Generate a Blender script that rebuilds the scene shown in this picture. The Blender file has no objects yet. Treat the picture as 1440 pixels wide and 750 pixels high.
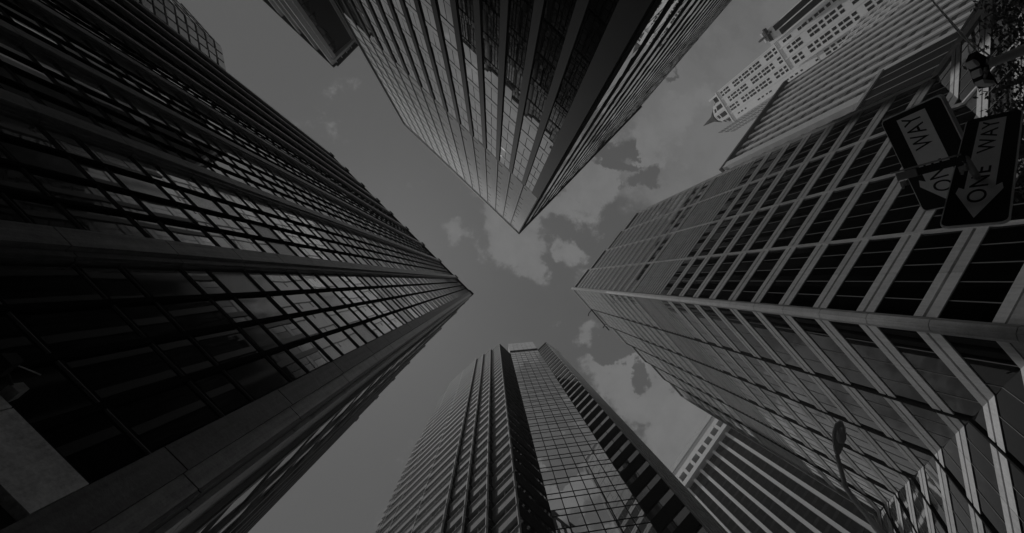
import bpy, math, random
from collections import defaultdict
from mathutils import Vector, Matrix
random.seed(11)
rnd = random.Random(5)
R_ = math.radians
EYE = 1.7
# ------------------------------------------------------------------ camera
# world: X = towards the right of the picture, Y = towards its foot, Z = up (the lens points almost at the zenith)
MR = ((0.98847022, 0.02016129, 0.15006711), (0.0, 0.9910956, -0.13315222), (-0.15141537, 0.13161701, 0.97966849))
CX, CY, FOC = 800.0, 300.0, 700.0
sc = bpy.context.scene
cam = bpy.data.cameras.new('camera')
co = bpy.data.objects.new('camera', cam)
sc.collection.objects.link(co)
sc.camera = co
cam.sensor_width = 36
cam.lens = FOC / 1440 * 36
cam.shift_x = (720 - CX) / 1440
cam.shift_y = -(375 - CY) / 1440
cam.clip_start = .05
cam.clip_end = 6000
right = Vector([MR[i][0] for i in range(3)]); down = Vector([MR[i][1] for i in range(3)]); fwd = Vector([MR[i][2] for i in range(3)])
m = Matrix.Identity(4)
for i in range(3):
    m[i][0] = right[i]; m[i][1] = -down[i]; m[i][2] = -fwd[i]
m.translation = (0, 0, EYE)
co.matrix_world = m

# ------------------------------------------------------------------ sun, sky, exposure
SUN_AZ = math.atan2(.02, -1)      # plan direction towards the sun
SUN_EL = R_(77)
SUN_STRENGTH = 5.0
SKY_STRENGTH = .12
EXPOSURE = -1.55
sc.view_settings.view_transform = 'Standard'
sc.view_settings.look = 'None'
sc.view_settings.exposure = EXPOSURE
sc.view_settings.gamma = 1
sc.view_settings.use_curve_mapping = False
sc.cycles.caustics_reflective = False
sl = bpy.data.lights.new('sun', 'SUN')
sl.energy = SUN_STRENGTH; sl.angle = R_(.5); sl.color = (1, .995, .985)
so = bpy.data.objects.new('sun', sl); sc.collection.objects.link(so)
sd = Vector((math.cos(SUN_AZ) * math.cos(SUN_EL), math.sin(SUN_AZ) * math.cos(SUN_EL), math.sin(SUN_EL)))
so.rotation_euler = sd.to_track_quat('Z', 'Y').to_euler()


def sight(px, py):
    """direction of a sight line of the photograph"""
    c = ((px - CX) / FOC, (py - CY) / FOC, 1.0)
    return Vector([sum(MR[i][j] * c[j] for j in range(3)) for i in range(3)])


def at_height(px, py, z):
    r = sight(px, py); k = (z - EYE) / r.z
    return Vector((r.x * k, r.y * k, z))


def at_dist(px, py, D):
    r = sight(px, py); k = D / math.hypot(r.x, r.y)
    return Vector((r.x * k, r.y * k, EYE + r.z * k))


def height_over(P, px, py):
    r = sight(px, py)
    return EYE + math.hypot(P[0], P[1]) / math.hypot(r.x, r.y) * r.z


def meet(P, px, ang):
    """plan point where the line from P at plan angle ang crosses a sight line"""
    d = (math.cos(R_(ang)), math.sin(R_(ang))); r = sight(*px)
    det = d[0] * -r.y + r.x * d[1]
    t = (-P[0] * -r.y + -r.x * P[1]) / det
    return (P[0] + d[0] * t, P[1] + d[1] * t)


def to_px(P):
    q = (P[0], P[1], P[2] - EYE)
    c = [sum(MR[i][j] * q[i] for i in range(3)) for j in range(3)]
    if c[2] <= .01: return None
    return (CX + FOC * c[0] / c[2], CY + FOC * c[1] / c[2])


# ---- world: monochrome Nishita sky with a layer of broken cloud
W = bpy.data.worlds.new('World'); sc.world = W; W.use_nodes = True
nt = W.node_tree; N = nt.nodes; Lk = nt.links
for n in list(N): N.remove(n)


class G:
    """small node-graph helper"""
    def __init__(s, tree): s.t = tree; s.n = tree.nodes; s.l = tree.links
    def put(s, sock, v):
        if v is None: return
        if isinstance(v, bpy.types.NodeSocket): s.l.new(v, sock)
        else: sock.default_value = v
    def math(s, op, a, b=None, c=None, clamp=False):
        n = s.n.new('ShaderNodeMath'); n.operation = op; n.use_clamp = clamp
        s.put(n.inputs[0], a); s.put(n.inputs[1], b); s.put(n.inputs[2], c)
        return n.outputs[0]
    def vec(s, op, a, b=None, scale=None):
        n = s.n.new('ShaderNodeVectorMath'); n.operation = op
        s.put(n.inputs[0], a); s.put(n.inputs[1], b)
        if scale is not None: s.put(n.inputs['Scale'], scale)
        return n.outputs['Value'] if op in ('LENGTH', 'DOT_PRODUCT', 'DISTANCE') else n.outputs[0]
    def noise(s, v, scale, detail=6, rough=.55, dist=0.0):
        n = s.n.new('ShaderNodeTexNoise'); s.put(n.inputs['Vector'], v)
        n.inputs['Scale'].default_value = scale; n.inputs['Detail'].default_value = detail
        n.inputs['Roughness'].default_value = rough; n.inputs['Distortion'].default_value = dist
        return n.outputs['Fac']
    def rng(s, v, a, b, c=0.0, d=1.0, smooth=False):
        n = s.n.new('ShaderNodeMapRange'); n.interpolation_type = 'SMOOTHSTEP' if smooth else 'LINEAR'
        s.put(n.inputs[0], v); s.put(n.inputs[1], a); s.put(n.inputs[2], b); s.put(n.inputs[3], c); s.put(n.inputs[4], d)
        return n.outputs[0]
    def mix(s, f, a, b):
        n = s.n.new('ShaderNodeMix'); n.data_type = 'FLOAT'
        s.put(n.inputs[0], f); s.put(n.inputs[2], a); s.put(n.inputs[3], b)
        return n.outputs[0]


g = G(nt)
sky = N.new('ShaderNodeTexSky'); sky.sky_type = 'NISHITA'; sky.sun_disc = False
sky.sun_elevation = SUN_EL
sky.sun_rotation = math.atan2(sd.x, sd.y)
sky.air_density = 1.0; sky.dust_density = .4
bw = N.new('ShaderNodeRGBToBW'); Lk.new(sky.outputs[0], bw.inputs[0])
tc = N.new('ShaderNodeTexCoord')
sep = N.new('ShaderNodeSeparateXYZ'); Lk.new(tc.outputs['Generated'], sep.inputs[0])
zc = g.math('MAXIMUM', sep.outputs[2], .03)
u = g.math('DIVIDE', sep.outputs[0], zc); v = g.math('DIVIDE', sep.outputs[1], zc)
cmb = N.new('ShaderNodeCombineXYZ'); Lk.new(u, cmb.inputs[0]); Lk.new(v, cmb.inputs[1])
P = cmb.outputs[0]
wn = N.new('ShaderNodeTexNoise'); wn.inputs['Scale'].default_value = 10; wn.inputs['Detail'].default_value = 8; wn.inputs['Roughness'].default_value = .62
Lk.new(P, wn.inputs['Vector'])
P0 = P
P = g.vec('ADD', P, g.vec('SCALE', g.vec('SUBTRACT', wn.outputs['Color'], (.5, .5, .5)), scale=.2))
n1 = g.noise(P0, 8.5, 12, .66, .2)
n2 = g.noise(g.vec('ADD', P0, (3.1, 7.7, 0)), 24.0, 8, .65, .2)
nz = g.math('ADD', g.math('MULTIPLY', g.math('SUBTRACT', n1, .5), 2.5), g.math('MULTIPLY', g.math('SUBTRACT', n2, .5), 1.1))


def blob(px, py, rx, ry, ang=0.0, amp=1.0):
    r = sight(px, py); c = (r.x / r.z, r.y / r.z, 0)
    mp = N.new('ShaderNodeMapping'); mp.vector_type = 'TEXTURE'
    mp.inputs['Location'].default_value = c
    mp.inputs['Rotation'].default_value = (0, 0, R_(ang))
    mp.inputs['Scale'].default_value = (rx / 700, ry / 700, 1)
    Lk.new(P, mp.inputs[0])
    d = g.vec('LENGTH', mp.outputs[0])
    return g.math('MULTIPLY', g.rng(d, 0.0, 1.0, 1.0, 0.0, True), amp)


def mx(lst):
    o = lst[0]
    for x in lst[1:]: o = g.math('MAXIMUM', o, x)
    return o


cum = mx([blob(712, 312, 100, 72, 40, 1.25), blob(752, 362, 40, 52, 10, .95), blob(668, 268, 42, 40, 0, .8), blob(640, 335, 36, 22, 0, .72),
          blob(842, 252, 120, 80, -30, 1.3), blob(778, 290, 60, 42, -30, 1.0), blob(905, 235, 70, 60, -30, 1.0), blob(800, 352, 34, 30, 0, .62),
          blob(838, 478, 62, 40, 25, 1.1), blob(905, 545, 150, 92, 45, 1.4), blob(770, 120, 90, 60, -10, 1.1), blob(820, 40, 120, 60, 20, 1.1), blob(930, 180, 130, 60, -40, .95), blob(960, 610, 120, 100, 45, 1.3), blob(760, 385, 26, 40, 0, .7),
          blob(1200, 500, 320, 260, 30, 1.1), blob(250, 420, 200, 100, 10, .9), blob(500, 1000, 420, 200, 0, .9), blob(900, -300, 420, 200, 0, .9), blob(1000, 980, 480, 280, 0, 1.2)])
holes = mx([blob(868, 222, 60, 24, 38, 1.7), blob(908, 265, 40, 30, 0, 1.7), blob(885, 210, 26, 30, 0, 1.2), blob(858, 486, 44, 28, 15, 1.4), blob(893, 520, 40, 24, 35, 1.3), blob(935, 100, 12, 30, 30, .9), blob(725, 215, 28, 13, 40, 1.2), blob(762, 150, 24, 12, 0, 1.1), blob(700, 128, 34, 14, 20, 1.1), blob(740, 70, 30, 18, -30, 1.1)])
dens = g.rng(g.math('ADD', g.math('SUBTRACT', cum, g.math('MULTIPLY', holes, 1.25)), nz), .24, .66, 0, 1, True)
veil_n = g.noise(g.vec('ADD', P, (1.7, .4, 0)), 2.4, 7, .55, .6)
veilm = mx([blob(1010, 130, 330, 240, -20, 1.25), blob(960, 250, 150, 120, 0, 1.1), blob(1020, 20, 300, 160, 0, 1.0)])
veil = g.math('MULTIPLY', g.rng(veilm, .1, .55, 0, 1, True), g.rng(veil_n, .34, .6, .35, 1.0, True))
veil = g.math('MULTIPLY', veil, g.math('SUBTRACT', 1.0, g.math('MULTIPLY', g.rng(g.math('ADD', holes, g.math('MULTIPLY', nz, 1.3)), .35, .9, 0, 1, True), .95)))
clear = g.math('MULTIPLY', g.math('POWER', g.math('DIVIDE', bw.outputs[0], 1.5), .8), .145)
CLOUD = .5
soft = g.mix(veil, clear, CLOUD * .88)
tot = g.mix(dens, soft, g.math('MULTIPLY', g.rng(n1, .35, .6, .84, 1.04), g.rng(n2, .3, .7, CLOUD * .95, CLOUD * 1.04)))
# bright hazy air added at the horizon, out of view, to brighten street level
tot = g.mix(g.rng(sep.outputs[2], .62, .3, 0, 1, True), tot, .95)
bg = N.new('ShaderNodeBackground'); bg.inputs['Strength'].default_value = SKY_STRENGTH
Lk.new(g.math('DIVIDE', tot, SKY_STRENGTH), bg.inputs['Color'])
out = N.new('ShaderNodeOutputWorld'); Lk.new(bg.outputs[0], out.inputs[0])


# ------------------------------------------------------------------ materials
def mat(name, base, rough=.6, var=.12, scale=1.5, metal=0.0, spec=.5, bump=0.0, streak=0.0, tile=None):
    mt = bpy.data.materials.new(name); mt.use_nodes = True
    q = G(mt.node_tree); b = mt.node_tree.nodes['Principled BSDF']
    t = mt.node_tree.nodes.new('ShaderNodeTexCoord')
    geo = mt.node_tree.nodes.new('ShaderNodeNewGeometry')
    P = geo.outputs['Position']
    f = q.noise(P, scale, 5, .6)
    f2 = q.noise(P, scale * 7, 4, .6)
    f = q.math('ADD', q.math('MULTIPLY', q.math('SUBTRACT', f, .5), var * 2.4), q.math('MULTIPLY', q.math('SUBTRACT', f2, .5), var * 1.6))
    if streak:
        w = q.vec('MULTIPLY', P, (3.0, 3.0, .12))
        f = q.math('ADD', f, q.math('MULTIPLY', q.math('SUBTRACT', q.noise(w, 2.0, 6, .65), .5), streak * 2))
    col = q.math('MULTIPLY', q.math('ADD', f, 1.0), base, clamp=True)
    q.l.new(col, b.inputs['Base Color'])
    b.inputs['Roughness'].default_value = rough
    b.inputs['Metallic'].default_value = metal
    b.inputs['Specular IOR Level'].default_value = spec
    if bump:
        bn = mt.node_tree.nodes.new('ShaderNodeBump'); bn.inputs['Strength'].default_value = bump; bn.inputs['Distance'].default_value = .05
        q.l.new(q.noise(P, scale * 3, 5, .6), bn.inputs['Height']); q.l.new(bn.outputs[0], b.inputs['Normal'])
    return mt


def glass(name, tint, rough=.02, wave=.25, wscale=.45, low=.1, f0=.3, f1=.78):
    """coated curtain-wall glass: dull face-on, mirror-like at a glancing angle, faintly wavy"""
    mt = bpy.data.materials.new(name); mt.use_nodes = True
    q = G(mt.node_tree); nn = mt.node_tree.nodes; b = nn['Principled BSDF']
    geo = nn.new('ShaderNodeNewGeometry')
    b.inputs['Metallic'].default_value = 1.0
    f = q.noise(geo.outputs['Position'], .35, 3, .5)
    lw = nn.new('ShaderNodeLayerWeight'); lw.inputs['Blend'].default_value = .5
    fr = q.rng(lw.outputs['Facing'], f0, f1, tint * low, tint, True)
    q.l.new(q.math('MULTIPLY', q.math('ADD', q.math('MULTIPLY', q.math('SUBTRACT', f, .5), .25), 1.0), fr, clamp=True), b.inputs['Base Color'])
    b.inputs['Roughness'].default_value = rough
    bn = nn.new('ShaderNodeBump'); bn.inputs['Strength'].default_value = wave; bn.inputs['Distance'].default_value = .02
    q.l.new(q.noise(geo.outputs['Position'], wscale, 2, .4), bn.inputs['Height']); q.l.new(bn.outputs[0], b.inputs['Normal'])
    return mt


M = dict(
    stone_rt_b=mat('pale_limestone_darker', .54, .8, .2, .9, streak=.35),
    granite=mat('dark_granite', .09, .4, .6, 2.2, spec=.6, streak=1.1, bump=.3),
    granite_edge=mat('polished_granite_lit', .3, .3, .5, 2.8, spec=.7, streak=1.1, bump=.25),  # paler copy of the granite, puts highlights on the pier faces
    dark=mat('dark_metal', .045, .7, .1, 1, spec=.15),
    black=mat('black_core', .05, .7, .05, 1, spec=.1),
    alu=mat('brushed_aluminium', .26, .8, .1, 2, metal=.0, spec=.1),
    lt_plate=mat('cast_plate', .75, .6, .6, 2.6, streak=.5, bump=.25),
    stone_rt=mat('pale_limestone', .64, .8, .2, .9, streak=.3),
    stone_rt_corner=mat('weathered_shaded_limestone', .42, .7, .3, 1.2, streak=.4),
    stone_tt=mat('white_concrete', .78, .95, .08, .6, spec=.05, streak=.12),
    stone_w=mat('white_terracotta', .78, .7, .08, .15, streak=.08),
    stone_st=mat('pale_concrete', .72, .7, .08, .3, streak=.06),
    stone_bt=mat('granite_spandrel', .46, .8, .16, .8, spec=.1, streak=.2),
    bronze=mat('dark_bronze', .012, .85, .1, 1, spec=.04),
    sign_black=mat('sign_black', .012, .5, .1, 6, spec=.3),
    sign_white=mat('sign_white', .9, .45, .06, 5, streak=.1),
    steel=mat('galvanised_steel', .45, .4, .2, 6, metal=.4),
    asphalt=mat('asphalt', .05, .9, .2, 2), paving=mat('paving', .45, .85, .15, 1.5), kerb=mat('kerb_stone', .38, .8, .15, 1), ground=mat('ground', .15, .9, .2, .1),
    paint=mat('road_paint', .7, .8, .1, 2),
    leaf=mat('leaf', .14, .5, .3, 3, spec=.4), bark=mat('bark', .1, .9, .3, 5),
    lamp_body=mat('lamp_grey', .85, .5, .12, 6), lamp_lens=mat('lamp_lens', .9, .25, .1, 8),
    g_lt=glass('tinted_glass', .9, .015, .12, .35, .28, .58, .76), g_lt2=glass('tinted_glass_dull', .72, .06, .2, .5, .3, .6, .8), g_bt2=glass('mirror_glass_dull', .8, .03, .15, .3, .6), g_blind=glass('glass_with_blind', .6, .25, .1, .4, .5), g_rt=glass('dimmed_face_glass', .42, .02, .12, .4, .1, .55, .95), g_rt2=glass('bright_face_glass', .85, .02, .1, .4, .1, .66, .86),
    g_tt=glass('silver_glass', .95, .012, .06, .4, .02, .64, .75), g_bt=glass('mirror_glass', .95, .01, .12, .25, .6), g_dark=glass('dark_glass', .08, .05, .3, .5),
    g_far=glass('far_glass', .22, .06, .3, .3),
)

# ------------------------------------------------------------------ builders
C = sc.collection


def tagged(o, label=None, cat=None, group=None, kind=None):
    if label: o['label'] = label
    if cat: o['category'] = cat
    if group: o['group'] = group
    if kind: o['kind'] = kind
    return o


def root(name, loc, label, cat, group=None):
    o = bpy.data.objects.new(name, None); C.objects.link(o); o.location = loc; o.empty_display_size = .5
    return tagged(o, label, cat, group)


def mesh(name, verts, faces, material, parent=None, smooth=False):
    me = bpy.data.meshes.new(name)
    if parent is not None:
        L = parent.location if parent.type == 'EMPTY' else parent['_o']
        off = Vector(L)
    else: off = Vector((0, 0, 0))
    me.from_pydata([tuple(Vector(v_) - off) for v_ in verts], [], faces)
    me.materials.append(material)
    if smooth:
        for p in me.polygons: p.use_smooth = True
    o = bpy.data.objects.new(name, me); C.objects.link(o)
    if parent is not None: o.parent = parent
    return o


HEX = [(0, 3, 2, 1), (4, 5, 6, 7), (0, 1, 5, 4), (1, 2, 6, 5), (2, 3, 7, 6), (3, 0, 4, 7)]


def area_px(vs):
    ps = [to_px(v_) for v_ in vs]
    if any(p is None for p in ps): return 0.0
    cx = sum(p[0] for p in ps) / len(ps); cy = sum(p[1] for p in ps) / len(ps)
    if not (-30 < cx < 1470 and -30 < cy < 780): return 0.0
    xs = [min(max(p[0], -20), 1460) for p in ps]; ys = [min(max(p[1], -20), 770) for p in ps]
    a = 0
    for i in range(len(ps)):
        j = (i + 1) % len(ps); a += xs[i] * ys[j] - xs[j] * ys[i]
    return abs(a) / 2


class Tower:
    def __init__(s, name, loc, label, cat='tower', group=None, unit=1.0):
        s.unit = unit  # scales the whole tower about the camera, its outline in the image unchanged
        s.root = root(name, loc, label, cat, group); s.items = defaultdict(list)
    def hexa(s, part, vs, material, score=None):
        """vs: 4 back-face then 4 front-face corners, same order round"""
        if score is None: score = area_px(vs[len(vs) // 2:])
        s.items[part].append((score, vs, material))
    def prism(s, part, poly, z0, z1, material):
        n = len(poly); z0, z1 = z0 * s.unit, z1 * s.unit
        vs = [(p[0], p[1], z0) for p in poly] + [(p[0], p[1], z1) for p in poly]
        fs = [tuple(range(n - 1, -1, -1)), tuple(range(n, 2 * n))] + [(i, (i + 1) % n, (i + 1) % n + n, i + n) for i in range(n)]
        a = sum(poly[i][0] * poly[(i + 1) % n][1] - poly[(i + 1) % n][0] * poly[i][1] for i in range(n))
        if a < 0: fs = [f[::-1] for f in fs]
        return mesh(part, vs, fs, material, s.root)
    def _emit(s, part, its, stuff=False):
        mats = []; vs = []; fs = []; mi = []
        for sc_, v8, mt in its:
            b = len(vs); vs += v8; n = len(v8) // 2
            if mt not in mats: mats.append(mt)
            e1 = Vector(v8[1]) - Vector(v8[0]); e2 = Vector(v8[n - 1]) - Vector(v8[0]); e3 = Vector(v8[n]) - Vector(v8[0])
            fl = e1.cross(e2).dot(e3) < 0
            hx = [tuple(range(n - 1, -1, -1)), tuple(range(n, 2 * n))] + [(i, (i + 1) % n, (i + 1) % n + n, i + n) for i in range(n)]
            for f in hx:
                q = tuple(b + i for i in f); fs.append(q[::-1] if fl else q); mi.append(mats.index(mt))
        o = mesh(part, vs, fs, mats[0], s.root)
        for mt in mats[1:]: o.data.materials.append(mt)
        o.data.polygons.foreach_set('material_index', mi)
        if stuff: o['kind'] = 'stuff'
        return o
    def build(s, merge=()):
        for part, its in s.items.items():
            if part in merge: s._emit(part, its); continue
            its.sort(key=lambda t: -t[0])
            for it in its[:100]: s._emit(part, [it])
            if len(its) > 100: s._emit(part, its[100:], True)


class Face:
    """an upright wall plane: s along it, z up, t out of it towards the street"""
    def __init__(s, tower, P, ang, kink=None, kang=None):
        s.T = tower; s.P = Vector((P[0], P[1])); s.d = Vector((math.cos(R_(ang)), math.sin(R_(ang))))
        s.n = Vector((-s.d.y, s.d.x))
        if s.n.dot(-s.P) < 0: s.n = -s.n
        s.kink = kink; s.k = tower.unit
        if kink:
            s.e = Vector((math.cos(R_(kang)), math.sin(R_(kang)))); s.m = Vector((-s.e.y, s.e.x))
            if s.m.dot(s.n) < 0: s.m = -s.m
    def pt(s, q, z, t, side=None):
        if s.kink:
            k = s.kink(z)
            if side is None: side = 1 if q > k else 0
            w = (s.n + s.m).normalized() if abs(q - k) < 1e-4 else (s.m if side else s.n)
            B_ = s.P + (s.d * k + s.e * (q - k) if side else s.d * q) + w * t
            return (B_.x, B_.y, z)
        B_ = s.P + s.d * (q * s.k) + s.n * (t * s.k)
        return (B_.x, B_.y, z * s.k)
    def box(s, part, s0, s1, z0, z1, t0, t1, material, tilt=0.0, score=None):
        def one(poly, side):
            ka = rnd.gauss(0, tilt) if tilt else 0; kb = rnd.gauss(0, tilt) if tilt else 0
            ms = (s0 + s1) / 2; mz = (z0 + z1) / 2
            vs = [s.pt(q, z, t0, side) for q, z in poly] + [s.pt(q, z, t1 + ka * (q - ms) + kb * (z - mz), side) for q, z in poly]
            mt_ = material
            if material is M['g_lt']:
                q_ = rnd.random(); mt_ = M['g_lt2'] if q_ < .16 else (M['g_blind'] if q_ < .2 else material)
            elif material is M['stone_rt'] and rnd.random() < .3: mt_ = M['stone_rt_b']
            elif material is M['g_bt']: mt_ = M['g_bt2'] if rnd.random() < .18 else material
            s.T.hexa(part, vs, mt_, score)
        rect = [(s0, z0), (s1, z0), (s1, z1), (s0, z1)]
        if not s.kink: one(rect, None); return
        k0, k1 = s.kink(z0), s.kink(z1)
        kz = lambda z: k0 + (k1 - k0) * (z - z0) / (z1 - z0)
        for side in (0, 1):           # part of the rectangle before / beyond the fold
            f = lambda p: (kz(p[1]) - p[0]) * (-1 if side else 1)
            out_p = []
            for i in range(4):
                a, b = rect[i], rect[(i + 1) % 4]; fa, fb = f(a), f(b)
                if fa >= 0: out_p.append(a)
                if (fa > 0) != (fb > 0) and abs(fa - fb) > 1e-9 and fa * fb < 0:
                    u_ = fa / (fa - fb); out_p.append((a[0] + (b[0] - a[0]) * u_, a[1] + (b[1] - a[1]) * u_))
            ar = sum(out_p[i][0] * out_p[(i + 1) % len(out_p)][1] - out_p[(i + 1) % len(out_p)][0] * out_p[i][1] for i in range(len(out_p))) if len(out_p) > 2 else 0
            if abs(ar) > .004: one(out_p, side)


def sect(path, radii, n=8):
    """tube verts/faces along a path"""
    vs = []; fs = []
    path = [Vector(p) for p in path]
    for i, p in enumerate(path):
        d = (path[min(i + 1, len(path) - 1)] - path[max(i - 1, 0)]).normalized()
        a = d.orthogonal().normalized() if i == 0 else (a_prev - d * a_prev.dot(d)).normalized()
        a_prev = a; b = d.cross(a)
        r = radii[i] if isinstance(radii, (list, tuple)) else radii
        for k in range(n):
            th = 2 * math.pi * k / n
            vs.append(tuple(p + (a * math.cos(th) + b * math.sin(th)) * r))
    for i in range(len(path) - 1):
        for k in range(n):
            fs.append((i * n + k, i * n + (k + 1) % n, (i + 1) * n + (k + 1) % n, (i + 1) * n + k))
    fs.append(tuple(range(n - 1, -1, -1))); fs.append(tuple((len(path) - 1) * n + k for k in range(n)))
    return vs, fs


def tube(name, path, r, material, parent=None, n=8):
    v_, f_ = sect(path, r, n)
    return mesh(name, v_, f_, material, parent, True)


# ------------------------------------------------------------------ ground, road, pavement (below the picture)
def slab(name, x0, y0, x1, y1, z0, z1, material):
    o = mesh(name, [(x0, y0, z0), (x1, y0, z0), (x1, y1, z0), (x0, y1, z0), (x0, y0, z1), (x1, y0, z1), (x1, y1, z1), (x0, y1, z1)], HEX, material)
    o['kind'] = 'structure'; return o


o = mesh('ground', [(-1500, -1500, -.14), (1500, -1500, -.14), (1500, 1500, -.14), (-1500, 1500, -.14)], [(0, 1, 2, 3)], M['ground']); o['kind'] = 'structure'


def strip(name, P0, ang, s0, s1, w0, w1, z, material, th=None):
    d = Vector((math.cos(R_(ang)), math.sin(R_(ang)))); n = Vector((-d.y, d.x)); P0 = Vector(P0)
    c = [P0 + d * s0 + n * w0, P0 + d * s1 + n * w0, P0 + d * s1 + n * w1, P0 + d * s0 + n * w1]
    if th is None: o = mesh(name, [(q.x, q.y, z) for q in c], [(0, 1, 2, 3)], material)
    else: o = mesh(name, [(q.x, q.y, z - th) for q in c] + [(q.x, q.y, z) for q in c], HEX, material)
    o['kind'] = 'structure'; return o


strip('road', (10.5, 3), 47, -220, 220, -5, 5, -.136, M['asphalt'])
strip('road', (7, 9), -50, -220, 220, -5, 5, -.132, M['asphalt'])
strip('pavement', (0, 0), 47, -60, 10, -3.6, 3.6, 0.0, M['paving'], .13)
strip('kerb', (0, 0), 47, -60, 10, -3.9, -3.605, 0.01, M['kerb'], .14)
strip('road_markings', (10.5, 3), 47, -220, -8, -.08, .08, -.128, M['paint'])

# ------------------------------------------------------------------ 1. dark granite and glass tower, left
LT = Tower('office_tower', (-12, 4, 0), 'black granite and glass tower with a stepped roofline filling the left side', 'office tower', None, .9)
CL = (-5.088, 3.715)
FA = Face(LT, CL, 45 + 180)          # s grows towards the upper left
teeth = [0.0, 6.9, 13.43, 19.73, 25.6, 31.15, 35.6, 40.8, 45.9, 50.6]
TOPA = lambda q: 152.0 - 20.0 * q / 50.6
cam_scale_L = .9  # left tower shrunk towards the camera, corner point included
FB = Face(LT, CL, 130)
teethB = [0.0, 3.4, 6.64, 9.97, 12.4, 14.4, 16.4, 18.2, 19.9]
hB = {0: 150, 3.4: 149, 6.64: 147, 9.97: 127, 12.4: 110, 14.4: 99, 16.4: 92, 18.2: 85, 19.9: 78}
for i in range(9):                   # body of the tower, one block a bay so that the roof steps
    a, b = teeth[i], teeth[i + 1]
    q0 = Vector(CL) + FA.d * a * cam_scale_L - FA.n * .25; q1 = Vector(CL) + FA.d * b * cam_scale_L - FA.n * .25
    if i == 0: q0 = Vector(CL) + FA.d * .35 - FA.n * .25
    LT.prism('wall', [q0, q1, q1 - FA.n * 17, q0 - FA.n * 17 if i else q0 + Vector((-15, 7))], 0, TOPA(a) - 1.0 - .001 * i, M['black'])
for i in range(8):
    a, b = teethB[i], teethB[i + 1]
    q0 = Vector(CL) + FB.d * max(a, .3) * cam_scale_L - FB.n * .2; q1 = Vector(CL) + FB.d * b * cam_scale_L - FB.n * .2
    LT.prism('wall', [q0, q1, q1 - FB.n * 3.0 , q0 - FB.n * 3.0], 0, hB[teethB[i + 1]] - .002 * i, M['black'])
Z0, PIT = 11.5, 4.25


def granite_pier(F, c0, c1, ztop, cap=True, prot=.32, full=True):
    w = c1 - c0
    z = -.1; k = 0
    while z < ztop:
        zz = min(ztop, 11.5 if k == 0 else z + PIT)
        g0 = z + .02
        F.box('pier', c0, c1, g0, zz - .02, -.1, prot * .45, M['granite'])
        if full:
            F.box('pier', c0 + w * .30, c1 - w * .12, g0, zz - .02, prot * .45, prot, M['granite_edge'])
            F.box('pier', c0 + w * .04, c0 + w * .18, g0, zz - .02, prot * .45, prot * .75, M['granite'])
        z = zz; k += 1
    F.box('pier', c0 + .03, c1 - .03, 0, ztop, -.2, prot * .4, M['black'], score=0)
    if cap:
        F.box('roof_cap', c0 - .05, c1 + .05, ztop, ztop + .9, -.4, prot + .2, M['granite'])
        F.box('roof_cap', c0 + .2, c1 - .2, ztop + .9, ztop + 1.3, -.4, prot, M['dark'])


for i in range(1, 10): granite_pier(FA, teeth[i] - .55, teeth[i] + .6, TOPA(teeth[i - 1]) if i < 10 else 0)
for i in range(9):
    a = teeth[i] + (.62 if i else 1.1); b = teeth[i + 1] - .57
    n = 4; w = (b - a) / n; top = TOPA(teeth[i]) - 1.5
    nf = int((top - Z0) / PIT)
    for j in range(n + 1):
        q = a + j * w
        if 0 < j < n:
            FA.box('mullion', q - .08, q + .08, Z0, top, -.05, .09, M['bronze'])
            FA.box('mullion', q + .07, q + .09, Z0, top, .02, .07, M['alu'])  # pale strip painted for the light caught along the mullion edge
    for f in range(nf + 1):
        z = Z0 + f * PIT + .1
        if z + 1.4 > top: break
        for j in range(n):
            q = a + j * w
            FA.box('window', q + .07, q + w - .07, z + 1.6, min(z + 4.13, top), -.1, 0.0, M['g_lt'], .005)
            FA.box('spandrel_panel', q + .07, q + w - .07, z + .02, z + 1.5, -.1, 0.0, M['g_lt'], .0035)
        for zz in (z - .06, z + 1.5):
            FA.box('transom', a, b, zz, zz + .09, -.05, .05, M['bronze'])
            FA.box('transom', a, b, zz - .025, zz, -.03, .05, M['alu'])
    FA.box('parapet', a, b, top, top + 1.3, -.2, .25, M['dark'])
# base plate and the dark void beneath it
for i in range(9):
    a = teeth[i] + (.62 if i else 1.1); b = teeth[i + 1] - .57
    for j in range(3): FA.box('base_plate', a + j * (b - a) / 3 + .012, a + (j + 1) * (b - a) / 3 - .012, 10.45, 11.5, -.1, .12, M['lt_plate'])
    FA.box('shopfront', a, b, 0, 10.45, -.2, -.05, M['black'])
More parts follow.
